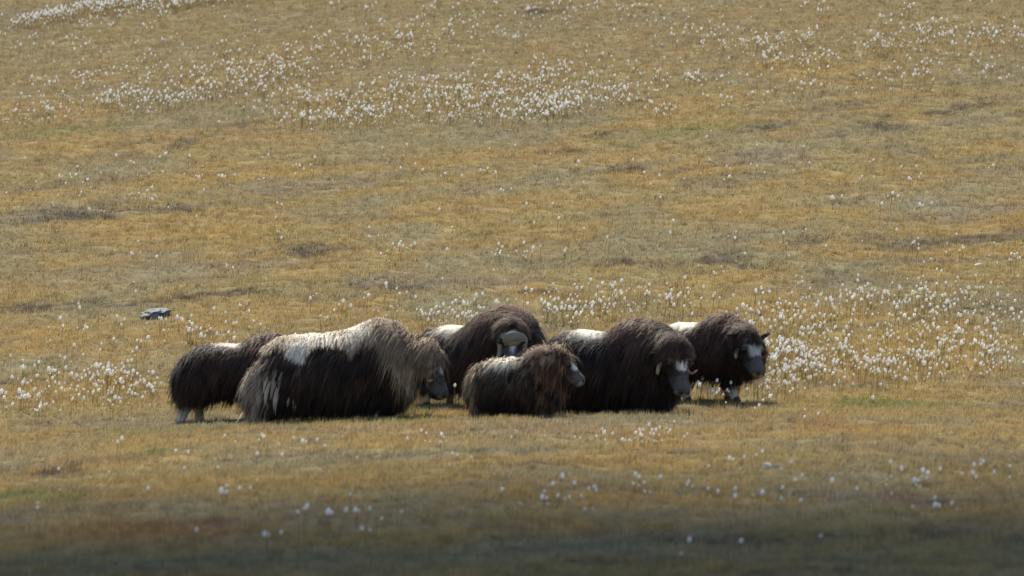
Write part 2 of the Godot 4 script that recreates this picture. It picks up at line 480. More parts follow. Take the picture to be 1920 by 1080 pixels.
func head_field(p: Vector3) -> float:
	var d := 9.0
	for c in head_caps:
		var e: float
		if c[0] == 0:
			var q: Vector3 = p - c[1]
			var rr: Vector3 = c[2]
			var k0 := (q / rr).length()
			var k1 := (q / (rr * rr)).length()
			e = k0 * (k0 - 1.0) / maxf(k1, 1e-5)
		else:
			var a: Vector3 = c[1]
			var ab: Vector3 = c[2] - a
			var t := clampf((p - a).dot(ab) / ab.length_squared(), 0.0, 1.0)
			e = (p - a - ab * t).length() - lerpf(c[3], c[4], t)
		d = soft_min(d, e, 0.05)
	return d


func field_value(p: Vector3) -> float:
	return head_field(p) if in_head else body_field(p)


func surface_net(lo: Vector3, hi: Vector3, cell: float) -> Array:
	# returns [vertices, normals, indices]
	var B := 4
	var nx := (int(ceil((hi.x - lo.x) / cell)) / B + 1) * B
	var ny := (int(ceil((hi.y - lo.y) / cell)) / B + 1) * B
	var nz := (int(ceil((hi.z - lo.z) / cell)) / B + 1) * B
	var sx := nx + 1
	var sxy := sx * (ny + 1)
	var f := PackedFloat32Array()
	f.resize(sxy * (nz + 1))
	f.fill(1e9)
	var near := cell * B * 1.9
	var blocks: Array[Vector3i] = []
	for bk in nz / B:
		for bj in ny / B:
			for bi in nx / B:
				var mid := lo + Vector3(bi + 0.5, bj + 0.5, bk + 0.5) * (cell * B)
				var d := field_value(mid)
				if absf(d) < near: blocks.append(Vector3i(bi * B, bj * B, bk * B))
	for b in blocks:
		for k in range(b.z, b.z + B + 1):
			for j in range(b.y, b.y + B + 1):
				var row := k * sxy + j * sx
				for i in range(b.x, b.x + B + 1):
					if f[row + i] > 1e8: f[row + i] = field_value(lo + Vector3(i, j, k) * cell)
	var vert := {}
	var v := PackedVector3Array()
	var off: Array[int] = [0, 1, sx, sx + 1, sxy, sxy + 1, sxy + sx, sxy + sx + 1]
	var edges := [[0, 1], [2, 3], [4, 5], [6, 7], [0, 2], [1, 3], [4, 6], [5, 7], [0, 4], [1, 5], [2, 6], [3, 7]]
	for b in blocks:
		for k in range(b.z, b.z + B):
			for j in range(b.y, b.y + B):
				for i in range(b.x, b.x + B):
					var at := k * sxy + j * sx + i
					var first := f[at] < 0.0
					var mixed := false
					for o in range(1, 8):
						if (f[at + off[o]] < 0.0) != first:
							mixed = true
							break
					if not mixed: continue
					var sum := Vector3.ZERO
					var count := 0
					for e in edges:
						var fa := f[at + off[e[0]]]
						var fb := f[at + off[e[1]]]
						if (fa < 0.0) == (fb < 0.0): continue
						var t := fa / (fa - fb)
						var ca: int = e[0]
						var cb: int = e[1]
						var pa := Vector3(ca & 1, (ca >> 1) & 1, ca >> 2)
						var pb := Vector3(cb & 1, (cb >> 1) & 1, cb >> 2)
						sum += pa.lerp(pb, t)
						count += 1
					vert[at] = v.size()
					v.append(lo + (Vector3(i, j, k) + sum / count) * cell)
	var idx := PackedInt32Array()
	var steps: Array[int] = [1, sx, sxy]
	for at in vert:
		for axis in 3:
			var fa := f[at]
			var fb := f[at + steps[axis]]
			if (fa < 0.0) == (fb < 0.0): continue
			var u := steps[(axis + 1) % 3]
			var w := steps[(axis + 2) % 3]
			if not (vert.has(at - u) and vert.has(at - w) and vert.has(at - u - w)): continue
			var a: int = vert[at]
			var b: int = vert[at - u]
			var c: int = vert[at - u - w]
			var d: int = vert[at - w]
			if fa < 0.0: idx.append_array([a, c, b, a, d, c])
			else: idx.append_array([a, b, c, a, c, d])
	var n := PackedVector3Array()
	n.resize(v.size())
	for t in range(0, idx.size(), 3):
		var face := (v[idx[t + 2]] - v[idx[t]]).cross(v[idx[t + 1]] - v[idx[t]])
		n[idx[t]] += face
		n[idx[t + 1]] += face
		n[idx[t + 2]] += face
	for i in n.size(): n[i] = n[i].normalized()
	return [v, n, idx]


# Coat colours, real-world base values
const DARK := Color(0.021, 0.0155, 0.0135)
const BROWN := Color(0.085, 0.047, 0.033)
const TAN := Color(0.30, 0.225, 0.15)
const CREAM := Color(0.58, 0.54, 0.455)
const GREY := Color(0.13, 0.125, 0.115)
const LEG := Color(0.50, 0.43, 0.33)


func band(a: float, b: float, soft: float, x: float) -> float:
	return smoothstep(a - soft, a + soft, x) * (1.0 - smoothstep(b - soft, b + soft, x))


func table(rows: Array, x: float) -> float:
	if x <= rows[0][0]: return rows[0][1]
	for k in range(1, rows.size()):
		if x <= rows[k][0]: return lerpf(rows[k - 1][1], rows[k][1], (x - rows[k - 1][0]) / (rows[k][0] - rows[k - 1][0]))
	return rows[-1][1]


# [colour, hair length, how much it stands off] at a point of the trunk
func coat_at(a: Dictionary, p: Vector3, n: Vector3) -> Array:
	var wob := n_fine.get_noise_3d(p.x * 1.2, p.y * 1.2, p.z * 1.2 + a.seed * 7.0)
	var wide := n_small.get_noise_3d(p.x, p.y, p.z + a.seed * 3.0)
	var c := DARK.lerp(BROWN, clampf(0.12 + 0.5 * wide + 0.4 * wob, 0.0, 0.5))
	var long := 0.15
	var off := lerpf(0.2, 0.1, smoothstep(0.3, 0.9, n.y))
	var y: float = p.y / a.tall
	# legs: short pale hair below the hem of the coat
	if p.y < a.hem - 0.015:
		return [LEG.lerp(GREY, clampf(0.05 + wob * 1.2, 0.0, 0.6)), 0.025, 0.15]
	# browner wool on hump, shoulder and rump
	var hump: float = smoothstep(0.42, 0.2, absf(p.x - a.hump)) * smoothstep(0.62, 0.9, y + wob * 0.08)
	c = c.lerp(BROWN, hump * a.brown)
	# pale saddle behind the hump
	if a.saddle.size():
		var s: Array = a.saddle
		var inside: float = band(s[0], s[1], 0.14, p.x + wob * 0.08) * smoothstep(s[2] - 0.28, s[2] + 0.22, n.y + wob * 0.25) * (1.0 - smoothstep(s[3] * 0.8, s[3] * 1.4, absf(p.z)))
		c = c.lerp(CREAM, inside)
		long = lerpf(long, 0.05, inside)
		off = lerpf(off, 0.12, inside)
	if y > 0.75: long *= 0.7
	if y < 0.45: long *= 1.2
	if a.cape.size():
		# a shedding bull: tan tufts on rump, matted tan mane over neck and cheek
		var mane: float = smoothstep(table(a.mane, p.y) - 0.05, table(a.mane, p.y) + 0.05, p.x + wob * 0.06)
		c = c.lerp(TAN.lerp(BROWN, clampf(0.12 + wob * 1.3 + 0.2 * wide, 0.0, 0.75)), mane)
		long = lerpf(long, 0.2, mane)
		var over := table(a.cape, p.x)
		c = c.lerp(Color(0.13, 0.09, 0.06), smoothstep(over - 0.16, over, p.y + wob * 0.2) * 0.7)
		var rump := (1.0 - smoothstep(0.2, 0.42, p.x + wob * 0.12 - 0.1 * (0.7 - y))) * smoothstep(-0.1, 0.15, wob + 0.12)
		c = c.lerp(Color(0.33, 0.28, 0.22), rump * 0.85)
		long = lerpf(long, 0.2, rump)
	if a.calf:
		c = c.lerp(Color(0.13, 0.09, 0.055), clampf(0.35 + wob * 1.2, 0.0, 0.9) * smoothstep(0.35, 0.8, y))
		var tips: float = smoothstep(0.1, 0.3, wob + 0.1 * wide) * band(0.3, 0.8, 0.15, p.x) * smoothstep(0.7, 0.82, y)
		c = c.lerp(Color(0.42, 0.34, 0.22), tips * 0.8)
		c = c.lerp(Color(0.30, 0.23, 0.15), (1.0 - smoothstep(0.04, 0.2, p.x)) * 0.7)
		c = c.lerp(Color(0.14, 0.08, 0.05), smoothstep(0.9, 1.02, p.x) * smoothstep(0.25, 0.5, wob + 0.4) * 0.7)
		var poll: float = smoothstep(0.72, 0.9, p.x) * smoothstep(0.66, 0.8, y)
		long = lerpf(0.12, 0.12, poll)
		off = lerpf(0.35, 1.0, poll)
		c = c.lerp(BROWN.lerp(Color(0.4, 0.3, 0.18), smoothstep(0.12, 0.3, wob)), poll * 0.8)
	var streak := n_fine.get_noise_3d(p.x * 2.6 + p.y * 0.9, p.y * 0.5, p.z * 2.6)
	var tone := 1.0 + 0.9 * streak
	return [Color(c.r * tone, c.g * tone, c.b * tone), long * (1.0 + 0.6 * streak), off]


# the same for the head, in the head's own axes (x towards the muzzle, y up, z aside)
func face_at(a: Dictionary, p: Vector3, n: Vector3) -> Array:
	var s: float = a.head_size
	var x := p.x / s
	var y := p.y / s
	var z := absf(p.z) / s
	var wob := n_fine.get_noise_3d(p.x * 2.0, p.y * 2.0, p.z * 2.0 + a.seed * 5.0)
	var hood: Color = TAN.lerp(BROWN, clampf(0.1 + wob * 1.3, 0.0, 0.7)) if a.cape.size() else BROWN.lerp(DARK, clampf(0.2 + wob, 0.0, 0.8))
	if a.calf: hood = BROWN.lerp(Color(0.36, 0.27, 0.16), smoothstep(0.1, 0.35, wob))
	var c := DARK.lerp(GREY, 0.12 + 0.15 * wob)
	var long := 0.03
	var off := 0.2
	c = c.lerp(GREY, smoothstep(0.22, 0.34, x + wob * 0.06 + maxf(0.0, -y) * 0.3) * 0.6)
	var patch: float = band(0.09, a.blaze_x, 0.025, x + wob * 0.04) * smoothstep(0.3, 0.6, n.y) * (1.0 - smoothstep(a.blaze_w - 0.02, a.blaze_w + 0.025, z + maxf(0.0, x - 0.15) * 0.3)) * a.blaze
	c = c.lerp(Color(0.60, 0.59, 0.55), patch)
	var ring: float = band(0.08, 0.125, 0.015, x) * smoothstep(0.05, 0.075, y) * a.blaze
	c = c.lerp(Color(0.40, 0.37, 0.32), ring * 0.6)
	var lips := smoothstep(0.395, 0.425, x) * (1.0 - smoothstep(-0.06, -0.025, y))
	c = c.lerp(Color(0.44, 0.38, 0.32), lips * 0.9)
	var nose := smoothstep(0.425, 0.44, x) * band(-0.05, -0.01, 0.01, y) * smoothstep(0.015, 0.03, z)
	c = c.lerp(Color(0.02, 0.02, 0.02), nose)
	var cover := 1.0 - smoothstep(0.06, 0.11, x + wob * 0.03 + maxf(0.0, -y) * 0.4)
	c = c.lerp(hood, cover)
	long = lerpf(long, a.mop, cover)
	off = lerpf(off, a.mop_off, cover)
	var beard := smoothstep(-0.10, -0.15, y) * (1.0 - smoothstep(0.2, 0.3, x))
	c = c.lerp(hood.lerp(DARK, 0.5), beard * 0.8)
	long = lerpf(long, 0.14, beard * 0.8)
	return [c, long * s, off]


var h_v := PackedVector3Array()
var h_n := PackedVector3Array()
var h_c := PackedColorArray()
var h_i := PackedInt32Array()


func hair(p: Vector3, n: Vector3, dir: Vector3, drop: Vector3, long: float, wide: float, col: Color) -> void:
	var side := dir.cross(n)
	if side.length_squared() < 1e-6: side = dir.cross(Vector3(0.3, 0.1, 0.9))
	side = side.normalized() * wide
	var mid := p + dir * long * 0.5
	var tip := mid + (dir * 0.6 + drop * 0.7).normalized() * long * 0.5
	var at := h_v.size()
	h_v.append(p - side)
	h_v.append(p + side)
	h_v.append(mid - side * 0.8)
	h_v.append(mid + side * 0.8)
	h_v.append(tip)
	for k in 5:
		h_n.append(n)
		h_c.append(col)
	h_i.append_array([at, at + 2, at + 1, at + 1, at + 2, at + 3, at + 2, at + 4, at + 3])


func grow_hair(net: Array, a: Dictionary, head: bool, frame: Transform3D, per_m2: float, r: RandomNumberGenerator) -> void:
	var v: PackedVector3Array = net[0]
	var n: PackedVector3Array = net[1]
	var idx: PackedInt32Array = net[2]
	var back := Vector3(-0.45, -1.0, 0.0).normalized()
	for t in range(0, idx.size(), 3):
		var p0 := v[idx[t]]
		var e1 := v[idx[t + 1]] - p0
		var e2 := v[idx[t + 2]] - p0
		var want := e1.cross(e2).length() * 0.5 * per_m2
		var count := int(want) + (1 if r.randf() < want - int(want) else 0)
		for k in count:
			var s := r.randf()
			var w := r.randf()
			if s + w > 1.0:
				s = 1.0 - s
				w = 1.0 - w
			var p := p0 + e1 * s + e2 * w
			var nn := (n[idx[t]] * (1.0 - s - w) + n[idx[t + 1]] * s + n[idx[t + 2]] * w).normalized()
			var look := face_at(a, p, nn) if head else coat_at(a, p, nn)
			var col: Color = look[0]
			var kk := lerpf(0.6, 1.5, r.randf() * r.randf() + 0.15)
			var long: float = look[1] * lerpf(0.6, 1.3, r.randf())
			var off: float = look[2]
			if not head and r.randf() < 0.12:
				long *= 1.8
				off += 0.08
			var pw := p
			var nw := nn
			if head:
				pw = frame * p
				nw = frame.basis * nn
			var flow := back
			if head: flow = (Vector3(0, -0.55, 0) - frame.basis.x * 0.5 + frame.basis.z * signf(p.z) * 0.6).normalized()
			elif nn.y > 0.5: flow = Vector3(-1.0, -0.3, signf(p.z) * 0.8).normalized()
			flow = (flow - nw * flow.dot(nw)).normalized()
			var swirl := n_small.get_noise_3d(pw.x * 2.0, pw.y * 2.0, pw.z * 2.0 + 50.0)
			var dir: Vector3 = (flow + nw * off + nw.cross(flow) * swirl * a.curl + Vector3(r.randfn(0, 0.13), r.randfn(0, 0.1), r.randfn(0, 0.13)) * (1.0 + 2.0 * maxf(0.0, off - 0.4))).normalized()
			hair(pw - nw * 0.006, (nw + Vector3(r.randfn(0, 0.09), r.randfn(0, 0.09), r.randfn(0, 0.09))).normalized(), dir, Vector3(-0.15, -1, 0), long, r.randf_range(0.004, 0.0085) * a.strand, Color(col.r * kk, col.g * kk, col.b * kk))


func tube(points: Array, radii: Array, flat: float, col_root: Color, col_tip: Color, sides := 10) -> ArrayMesh:
	# a tapering horn swept along points, smoothed between them
	var pts := PackedVector3Array()
	var rad := PackedFloat32Array()
	var n := points.size()
	for k in n - 1:
		for s in 4:
			var t := s / 4.0
			var a: Vector3 = points[maxi(k - 1, 0)]
			var b: Vector3 = points[k]
			var c: Vector3 = points[k + 1]
			var d: Vector3 = points[mini(k + 2, n - 1)]
			pts.append(b.cubic_interpolate(c, a, d, t))
			rad.append(lerpf(radii[k], radii[k + 1], t))
	pts.append(points[-1])
	rad.append(radii[-1])
	var v := PackedVector3Array()
	var nn := PackedVector3Array()
	var c := PackedColorArray()
	var idx := PackedInt32Array()
	for k in pts.size():
		var dir := (pts[mini(k + 1, pts.size() - 1)] - pts[maxi(k - 1, 0)]).normalized()
		var e1 := dir.cross(Vector3(1, 0, 0)).normalized()
		var e2 := dir.cross(e1).normalized()
		var t := float(k) / (pts.size() - 1)
		for s in sides:
			var ang := TAU * s / sides
			var out := e1 * cos(ang) + e2 * sin(ang) * lerpf(flat, 1.0, t)
			v.append(pts[k] + out * rad[k])
			nn.append(out.normalized())
			var grain := 1.0 + 0.18 * n_fine.get_noise_2d(t * 2.0, ang * 4.0)
			c.append(col_root.lerp(col_tip, smoothstep(0.55, 0.95, t)) * grain)
	for k in pts.size() - 1:
		for s in sides:
			var a := k * sides + s
			var b := k * sides + (s + 1) % sides
			idx.append_array([a, a + sides, b, b, a + sides, b + sides])
	return mesh_of(v, nn, c, idx)


func ball(rx: float, ry: float, rz: float, segments := 12) -> ArrayMesh:
	var s := SphereMesh.new()
	s.radius = 1.0
	s.height = 2.0
	s.radial_segments = segments
	s.rings = segments / 2
	var arrays := s.get_mesh_arrays()
	var v: PackedVector3Array = arrays[Mesh.ARRAY_VERTEX]
	for i in v.size(): v[i] = v[i] * Vector3(rx, ry, rz)
	arrays[Mesh.ARRAY_VERTEX] = v
	var m := ArrayMesh.new()
	m.add_surface_from_arrays(Mesh.PRIMITIVE_TRIANGLES, arrays)
	return m


func ear_mesh(r: RandomNumberGenerator) -> ArrayMesh:
	# a leaf-shaped ear, cupped forwards, along +y
	var v := PackedVector3Array()
	var c := PackedColorArray()
	var idx := PackedInt32Array()
	for side in 2:
		for i in 7:
			var t := i / 6.0
			var w := 0.045 * sin(PI * clampf(t * 0.92 + 0.1, 0.0, 1.0)) * (1.0 - 0.25 * t)
			for k in 5:
				var u := k / 4.0 * 2.0 - 1.0
				v.append(Vector3((0.022 * (1.0 - u * u) - 0.012) * -1.0 - side * 0.007, t * 0.15, u * w))
				c.append((GREY * 0.3 if side == 0 else DARK) * r.randf_range(0.8, 1.2))
		for i in 6:
			for k in 4:
				var a := side * 35 + i * 5 + k
				if side == 0: idx.append_array([a, a + 5, a + 1, a + 1, a + 5, a + 6])
				else: idx.append_array([a, a + 1, a + 5, a + 1, a + 6, a + 5])
	return mesh_of(v, PackedVector3Array(), c, idx)


func hoof_mesh() -> ArrayMesh:
	var m := tube([Vector3(0, 0.075, 0), Vector3(0.01, 0.04, 0), Vector3(0.018, 0.0, 0), Vector3(0.018, -0.002, 0)], [0.046, 0.056, 0.066, 0.0], 1.0, Color(0.03, 0.026, 0.022), Color(0.03, 0.026, 0.022))
	return m


var mats := {}


func make_ox(a: Dictionary) -> Node3D:
	var r := RandomNumberGenerator.new()
	r.seed = 400 + a.seed
	set_trunk(a.trunk)
	limb_a.clear()
	limb_b.clear()
	limb_ra.clear()
	limb_rb.clear()
	limb_k.clear()
	var s: float = a.head_size
	# head frame
	var yaw: float = deg_to_rad(a.head_yaw)
	var pitch: float = deg_to_rad(a.head_pitch)
	var hx := Vector3(cos(yaw) * cos(pitch), sin(pitch), sin(yaw) * cos(pitch))
	var level := Vector3(-sin(yaw), 0, cos(yaw))
	var hy := level.cross(hx).normalized()
	var frame := Transform3D(Basis(hx, hy, level), a.head)
	add_limb(a.neck, a.head - hx * 0.04, a.neck_r, 0.17 * s, 0.16)
	for f in a.feet:           # [foot x, foot z, knee x, knee y, hip x, hip y, thick]
		var foot := Vector3(f[0], 0.03, f[1])
		var knee := Vector3(f[2], f[3], f[1] * 1.02)
		var hip := Vector3(f[4], f[5], f[1] * 0.9)
		var th: float = f[6]
		add_limb(foot, foot.lerp(knee, 0.85), 0.048 * th, 0.045 * th, 0.03)
		add_limb(foot.lerp(knee, 0.85), knee, 0.047 * th, 0.062 * th, 0.03)
		add_limb(knee, hip, 0.066 * th, 0.15 * th, 0.06)
	in_head = false
	var net := surface_net(Vector3(tx0 - 0.12, -0.06, -0.62), Vector3(maxf(tx1, a.head.x) + 0.25, a.tall + 0.12, 0.62), a.cell)
	in_head = true
	head_caps = [
		[0, Vector3(-0.02, 0, 0) * s, Vector3(0.16, 0.145, 0.145) * s],
		[1, Vector3(0.04, -0.005, 0) * s, Vector3(0.36, -0.045, 0) * s, 0.125 * s, 0.075 * s],
		[0, Vector3(0.385, -0.055, 0) * s, Vector3(0.068, 0.068, 0.082) * s],
		[1, Vector3(0.05, -0.11, 0) * s, Vector3(0.36, -0.115, 0) * s, 0.09 * s, 0.048 * s],
		[0, Vector3(0.115, 0.055, 0.095) * s, Vector3(0.06, 0.04, 0.045) * s],
		[0, Vector3(0.115, 0.055, -0.095) * s, Vector3(0.06, 0.04, 0.045) * s],
	]
	var hnet := surface_net(Vector3(-0.22, -0.26, -0.22) * s, Vector3(0.5, 0.2, 0.22) * s, 0.016)
	# body mesh: trunk, neck, legs and head in one
	var v: PackedVector3Array = net[0].duplicate()
	var n: PackedVector3Array = net[1].duplicate()
	var idx: PackedInt32Array = net[2].duplicate()
	var c := PackedColorArray()
	for i in v.size(): c.append(coat_at(a, v[i], n[i])[0])
	var shift := v.size()
	for i in hnet[0].size():
		v.append(frame * hnet[0][i])
		n.append(frame.basis * hnet[1][i])
		c.append(face_at(a, hnet[0][i], hnet[1][i])[0])
	for i in hnet[2]: idx.append(i + shift)
	var ox := Node3D.new()
	ox.name = a.name
	add_child(ox, true)
	part("body", mesh_of(v, n, c, idx), mats.skin, ox)
	# coat of hair
	h_v = PackedVector3Array()
	h_n = PackedVector3Array()
	h_c = PackedColorArray()
	h_i = PackedInt32Array()
	grow_hair(net, a, false, frame, a.hairs, r)
	grow_hair(hnet, a, true, frame, a.hairs * 2.2, r)
	var coat := part("coat", mesh_of(h_v, h_n, h_c, h_i), mats.coat, ox)
	coat.set_meta("kind", "stuff")
	if a.cape.size(): make_cape(a, net, ox, r)
	# eyes, ears, horns, hooves
	for side in [-1.0, 1.0]:
		var eye := part("eye", mats.eye_mesh, mats.eye, ox)
		eye.position = frame * (Vector3(0.135, 0.035, 0.128 * side) * s)
		eye.scale = Vector3.ONE * s
		if a.ears:
			var ear := part("ear", mats.ear_mesh, mats.horn_less, ox)
			var up := (frame.basis * Vector3(-0.25, 0.25 - a.ear_drop, side)).normalized()
			var fore := (hx - up * hx.dot(up)).normalized()
			ear.transform = Transform3D(Basis(fore * s * 1.3, up * s * 1.35, fore.cross(up) * s * 1.3), frame * (Vector3(-0.01, 0.03, 0.135 * side) * s))
		if a.horn != 0:
			var pts: Array
			var rad: Array
			if a.horn == 2:     # old bull: boss plates over the forehead
				pts = [Vector3(0.115, 0.07, -0.03), Vector3(0.115, 0.07, 0.05), Vector3(0.11, 0.03, 0.10), Vector3(0.15, -0.02, 0.118), Vector3(0.2, -0.07, 0.13), Vector3(0.26, -0.1, 0.16), Vector3(0.29, -0.07, 0.2), Vector3(0.30, -0.02, 0.225)]
				rad = [0.07, 0.068, 0.05, 0.03, 0.025, 0.02, 0.013, 0.005]
			else:
				pts = [Vector3(0.05, 0.11, 0.05), Vector3(0.05, 0.07, 0.13), Vector3(0.06, -0.03, 0.165), Vector3(0.10, -0.13, 0.18), Vector3(0.17, -0.155, 0.215), Vector3(0.215, -0.11, 0.25), Vector3(0.215, -0.04, 0.275)]
				rad = [0.045, 0.04, 0.031, 0.025, 0.019, 0.013, 0.004]
			var own := []
			var own_r := []
			for k in pts.size():
				var q: Vector3 = pts[k]
				q = Vector3(0.05, 0.1, 0.05).lerp(q, a.horn_size) + a.horn_at
				own.append(frame * (Vector3(q.x, q.y, q.z * side) * s))
				own_r.append(rad[k] * s * minf(1.0, a.horn_size + 0.1))
			var horn := part("horn", tube(own, own_r, 2.1 if a.horn == 2 else 1.0, a.horn_root, a.horn_tip), mats.horn, ox)
			if side > 0.0: horn.set_meta("label", "curved horn on the side nearer the camera")
	if a.horn == 2:
		var boss := part("horn_boss", stone_mesh(31, Vector3(0.15, 0.07, 0.115) * s, a.horn_root, 0.3), mats.horn, ox)
		boss.transform = Transform3D(frame.basis, frame * (Vector3(0.10, 0.075, 0.0) * s))
		boss.set_meta("label", "rough tan horn boss across the forehead")
	for f in a.feet:
		var hoof := part("hoof", mats.hoof_mesh, mats.horn, ox)
		hoof.position = Vector3(f[0], 0.0, f[1])
	# stand it on the slope
	var turn: float = deg_to_rad(a.yaw)
	ox.rotation.y = -turn
	var mid := Vector3(1.0, 0, 0).rotated(Vector3.UP, -turn)
	ox.position = Vector3(a.at.x, height(a.at.x + mid.x, a.at.y + mid.z) * 0.5 + height(a.at.x, a.at.y) * 0.5 + a.lift, a.at.y)
	tag(ox, a.label, "musk ox", "musk oxen of the herd")
	return ox


func make_cape(a: Dictionary, net: Array, ox: Node3D, r: RandomNumberGenerator) -> void:
	# matted pale under-wool coming loose along the back, hanging in ragged points
	h_v = PackedVector3Array()
	h_n = PackedVector3Array()
	h_c = PackedColorArray()
	h_i = PackedInt32Array()
	var v: PackedVector3Array = net[0]
	var n: PackedVector3Array = net[1]
	var idx: PackedInt32Array = net[2]
	for t in range(0, idx.size(), 3):
		var p := (v[idx[t]] + v[idx[t + 1]] + v[idx[t + 2]]) / 3.0
		if p.y < 0.5 or p.x > 2.12 or p.x < 0.3: continue
		var edge := table(a.cape, p.x) + n_fine.get_noise_2d(p.x * 1.6, p.z * 1.6) * 0.09
		if p.y < edge or r.randf() > 0.35 + (p.y - edge) * 9.0: continue
		var nn := n[idx[t]]
		var lit := CREAM.lerp(Color(0.30, 0.24, 0.165), smoothstep(0.12, -0.25, n_small.get_noise_3d(p.x, p.y, p.z) * 0.6 + 1.3 * (p.y - edge) - 0.12))
		lit = lit.lerp(Color(0.20, 0.15, 0.10), smoothstep(1.62, 1.82, p.x))
		for k in 16:
			var e := p + (v[idx[t + k % 3]] - p) * r.randf()
			var rim := smoothstep(0.1, 0.0, p.y - edge)
			var lump := 0.045 * maxf(0.0, n_fine.get_noise_3d(p.x * 1.1, p.y * 1.1, p.z * 1.1 + 9.0) + 0.15)
			e += nn * lump
			var flow := Vector3(r.randfn(-0.3, 0.5), (-0.5 if nn.y < 0.8 else 0.0) - 1.5 * rim, r.randfn(0.0, 0.4) + signf(p.z) * 0.5)
			flow = (flow - nn * flow.dot(nn)).normalized()
			var dir := (flow + nn * 0.45 + Vector3(r.randfn(0, 0.22), r.randfn(0, 0.16), r.randfn(0, 0.22))).normalized()
			var kk := r.randf_range(0.85, 1.12)
			hair(e + nn * 0.02, (nn + Vector3(r.randfn(0, 0.1), r.randfn(0, 0.1), r.randfn(0, 0.1))).normalized(), dir, Vector3(-0.2, -1, 0), r.randf_range(0.05, 0.13) * (1.0 + 0.7 * rim), r.randf_range(0.003, 0.007), Color(lit.r * kk, lit.g * kk, lit.b * kk))
	for q in a.locks:        # [x, y, length, half width]: pale matted locks hanging from rump and thigh
		for k in 15:
			var x: float = q[0] + r.randfn(0, q[3] * 0.6)
			var y: float = q[1] + r.randfn(0, q[2] * 0.18)
			var i := clampi(int((x - tx0) / TSTEP), 0, t_half.size() - 1)
			var mid := (t_top[i] + t_bot[i]) * 0.5
			var high := (t_top[i] - t_bot[i]) * 0.5
			var z := t_half[i] * sqrt(maxf(0.05, 1.0 - pow(absf(y - mid) / high, 2.0))) + 0.03
			var kk: float = r.randf_range(0.55, 1.1) * q[5]
			hair(Vector3(x, y, z), Vector3(-0.3, 0.2, 0.9).normalized(), Vector3(q[4] + r.randfn(0, 0.06), -1.0, 0.12).normalized(), Vector3(-q[4] * 0.4, -1, 0), q[2] * r.randf_range(0.7, 1.1), r.randf_range(0.006, 0.012), Color(0.45 * kk, 0.385 * kk, 0.30 * kk))
	var o := part("loose_wool", mesh_of(h_v, h_n, h_c, h_i), mats.coat, ox)
	o.set_meta("kind", "stuff")
	o.set_meta("label", "matted cream wool coming loose along the back")


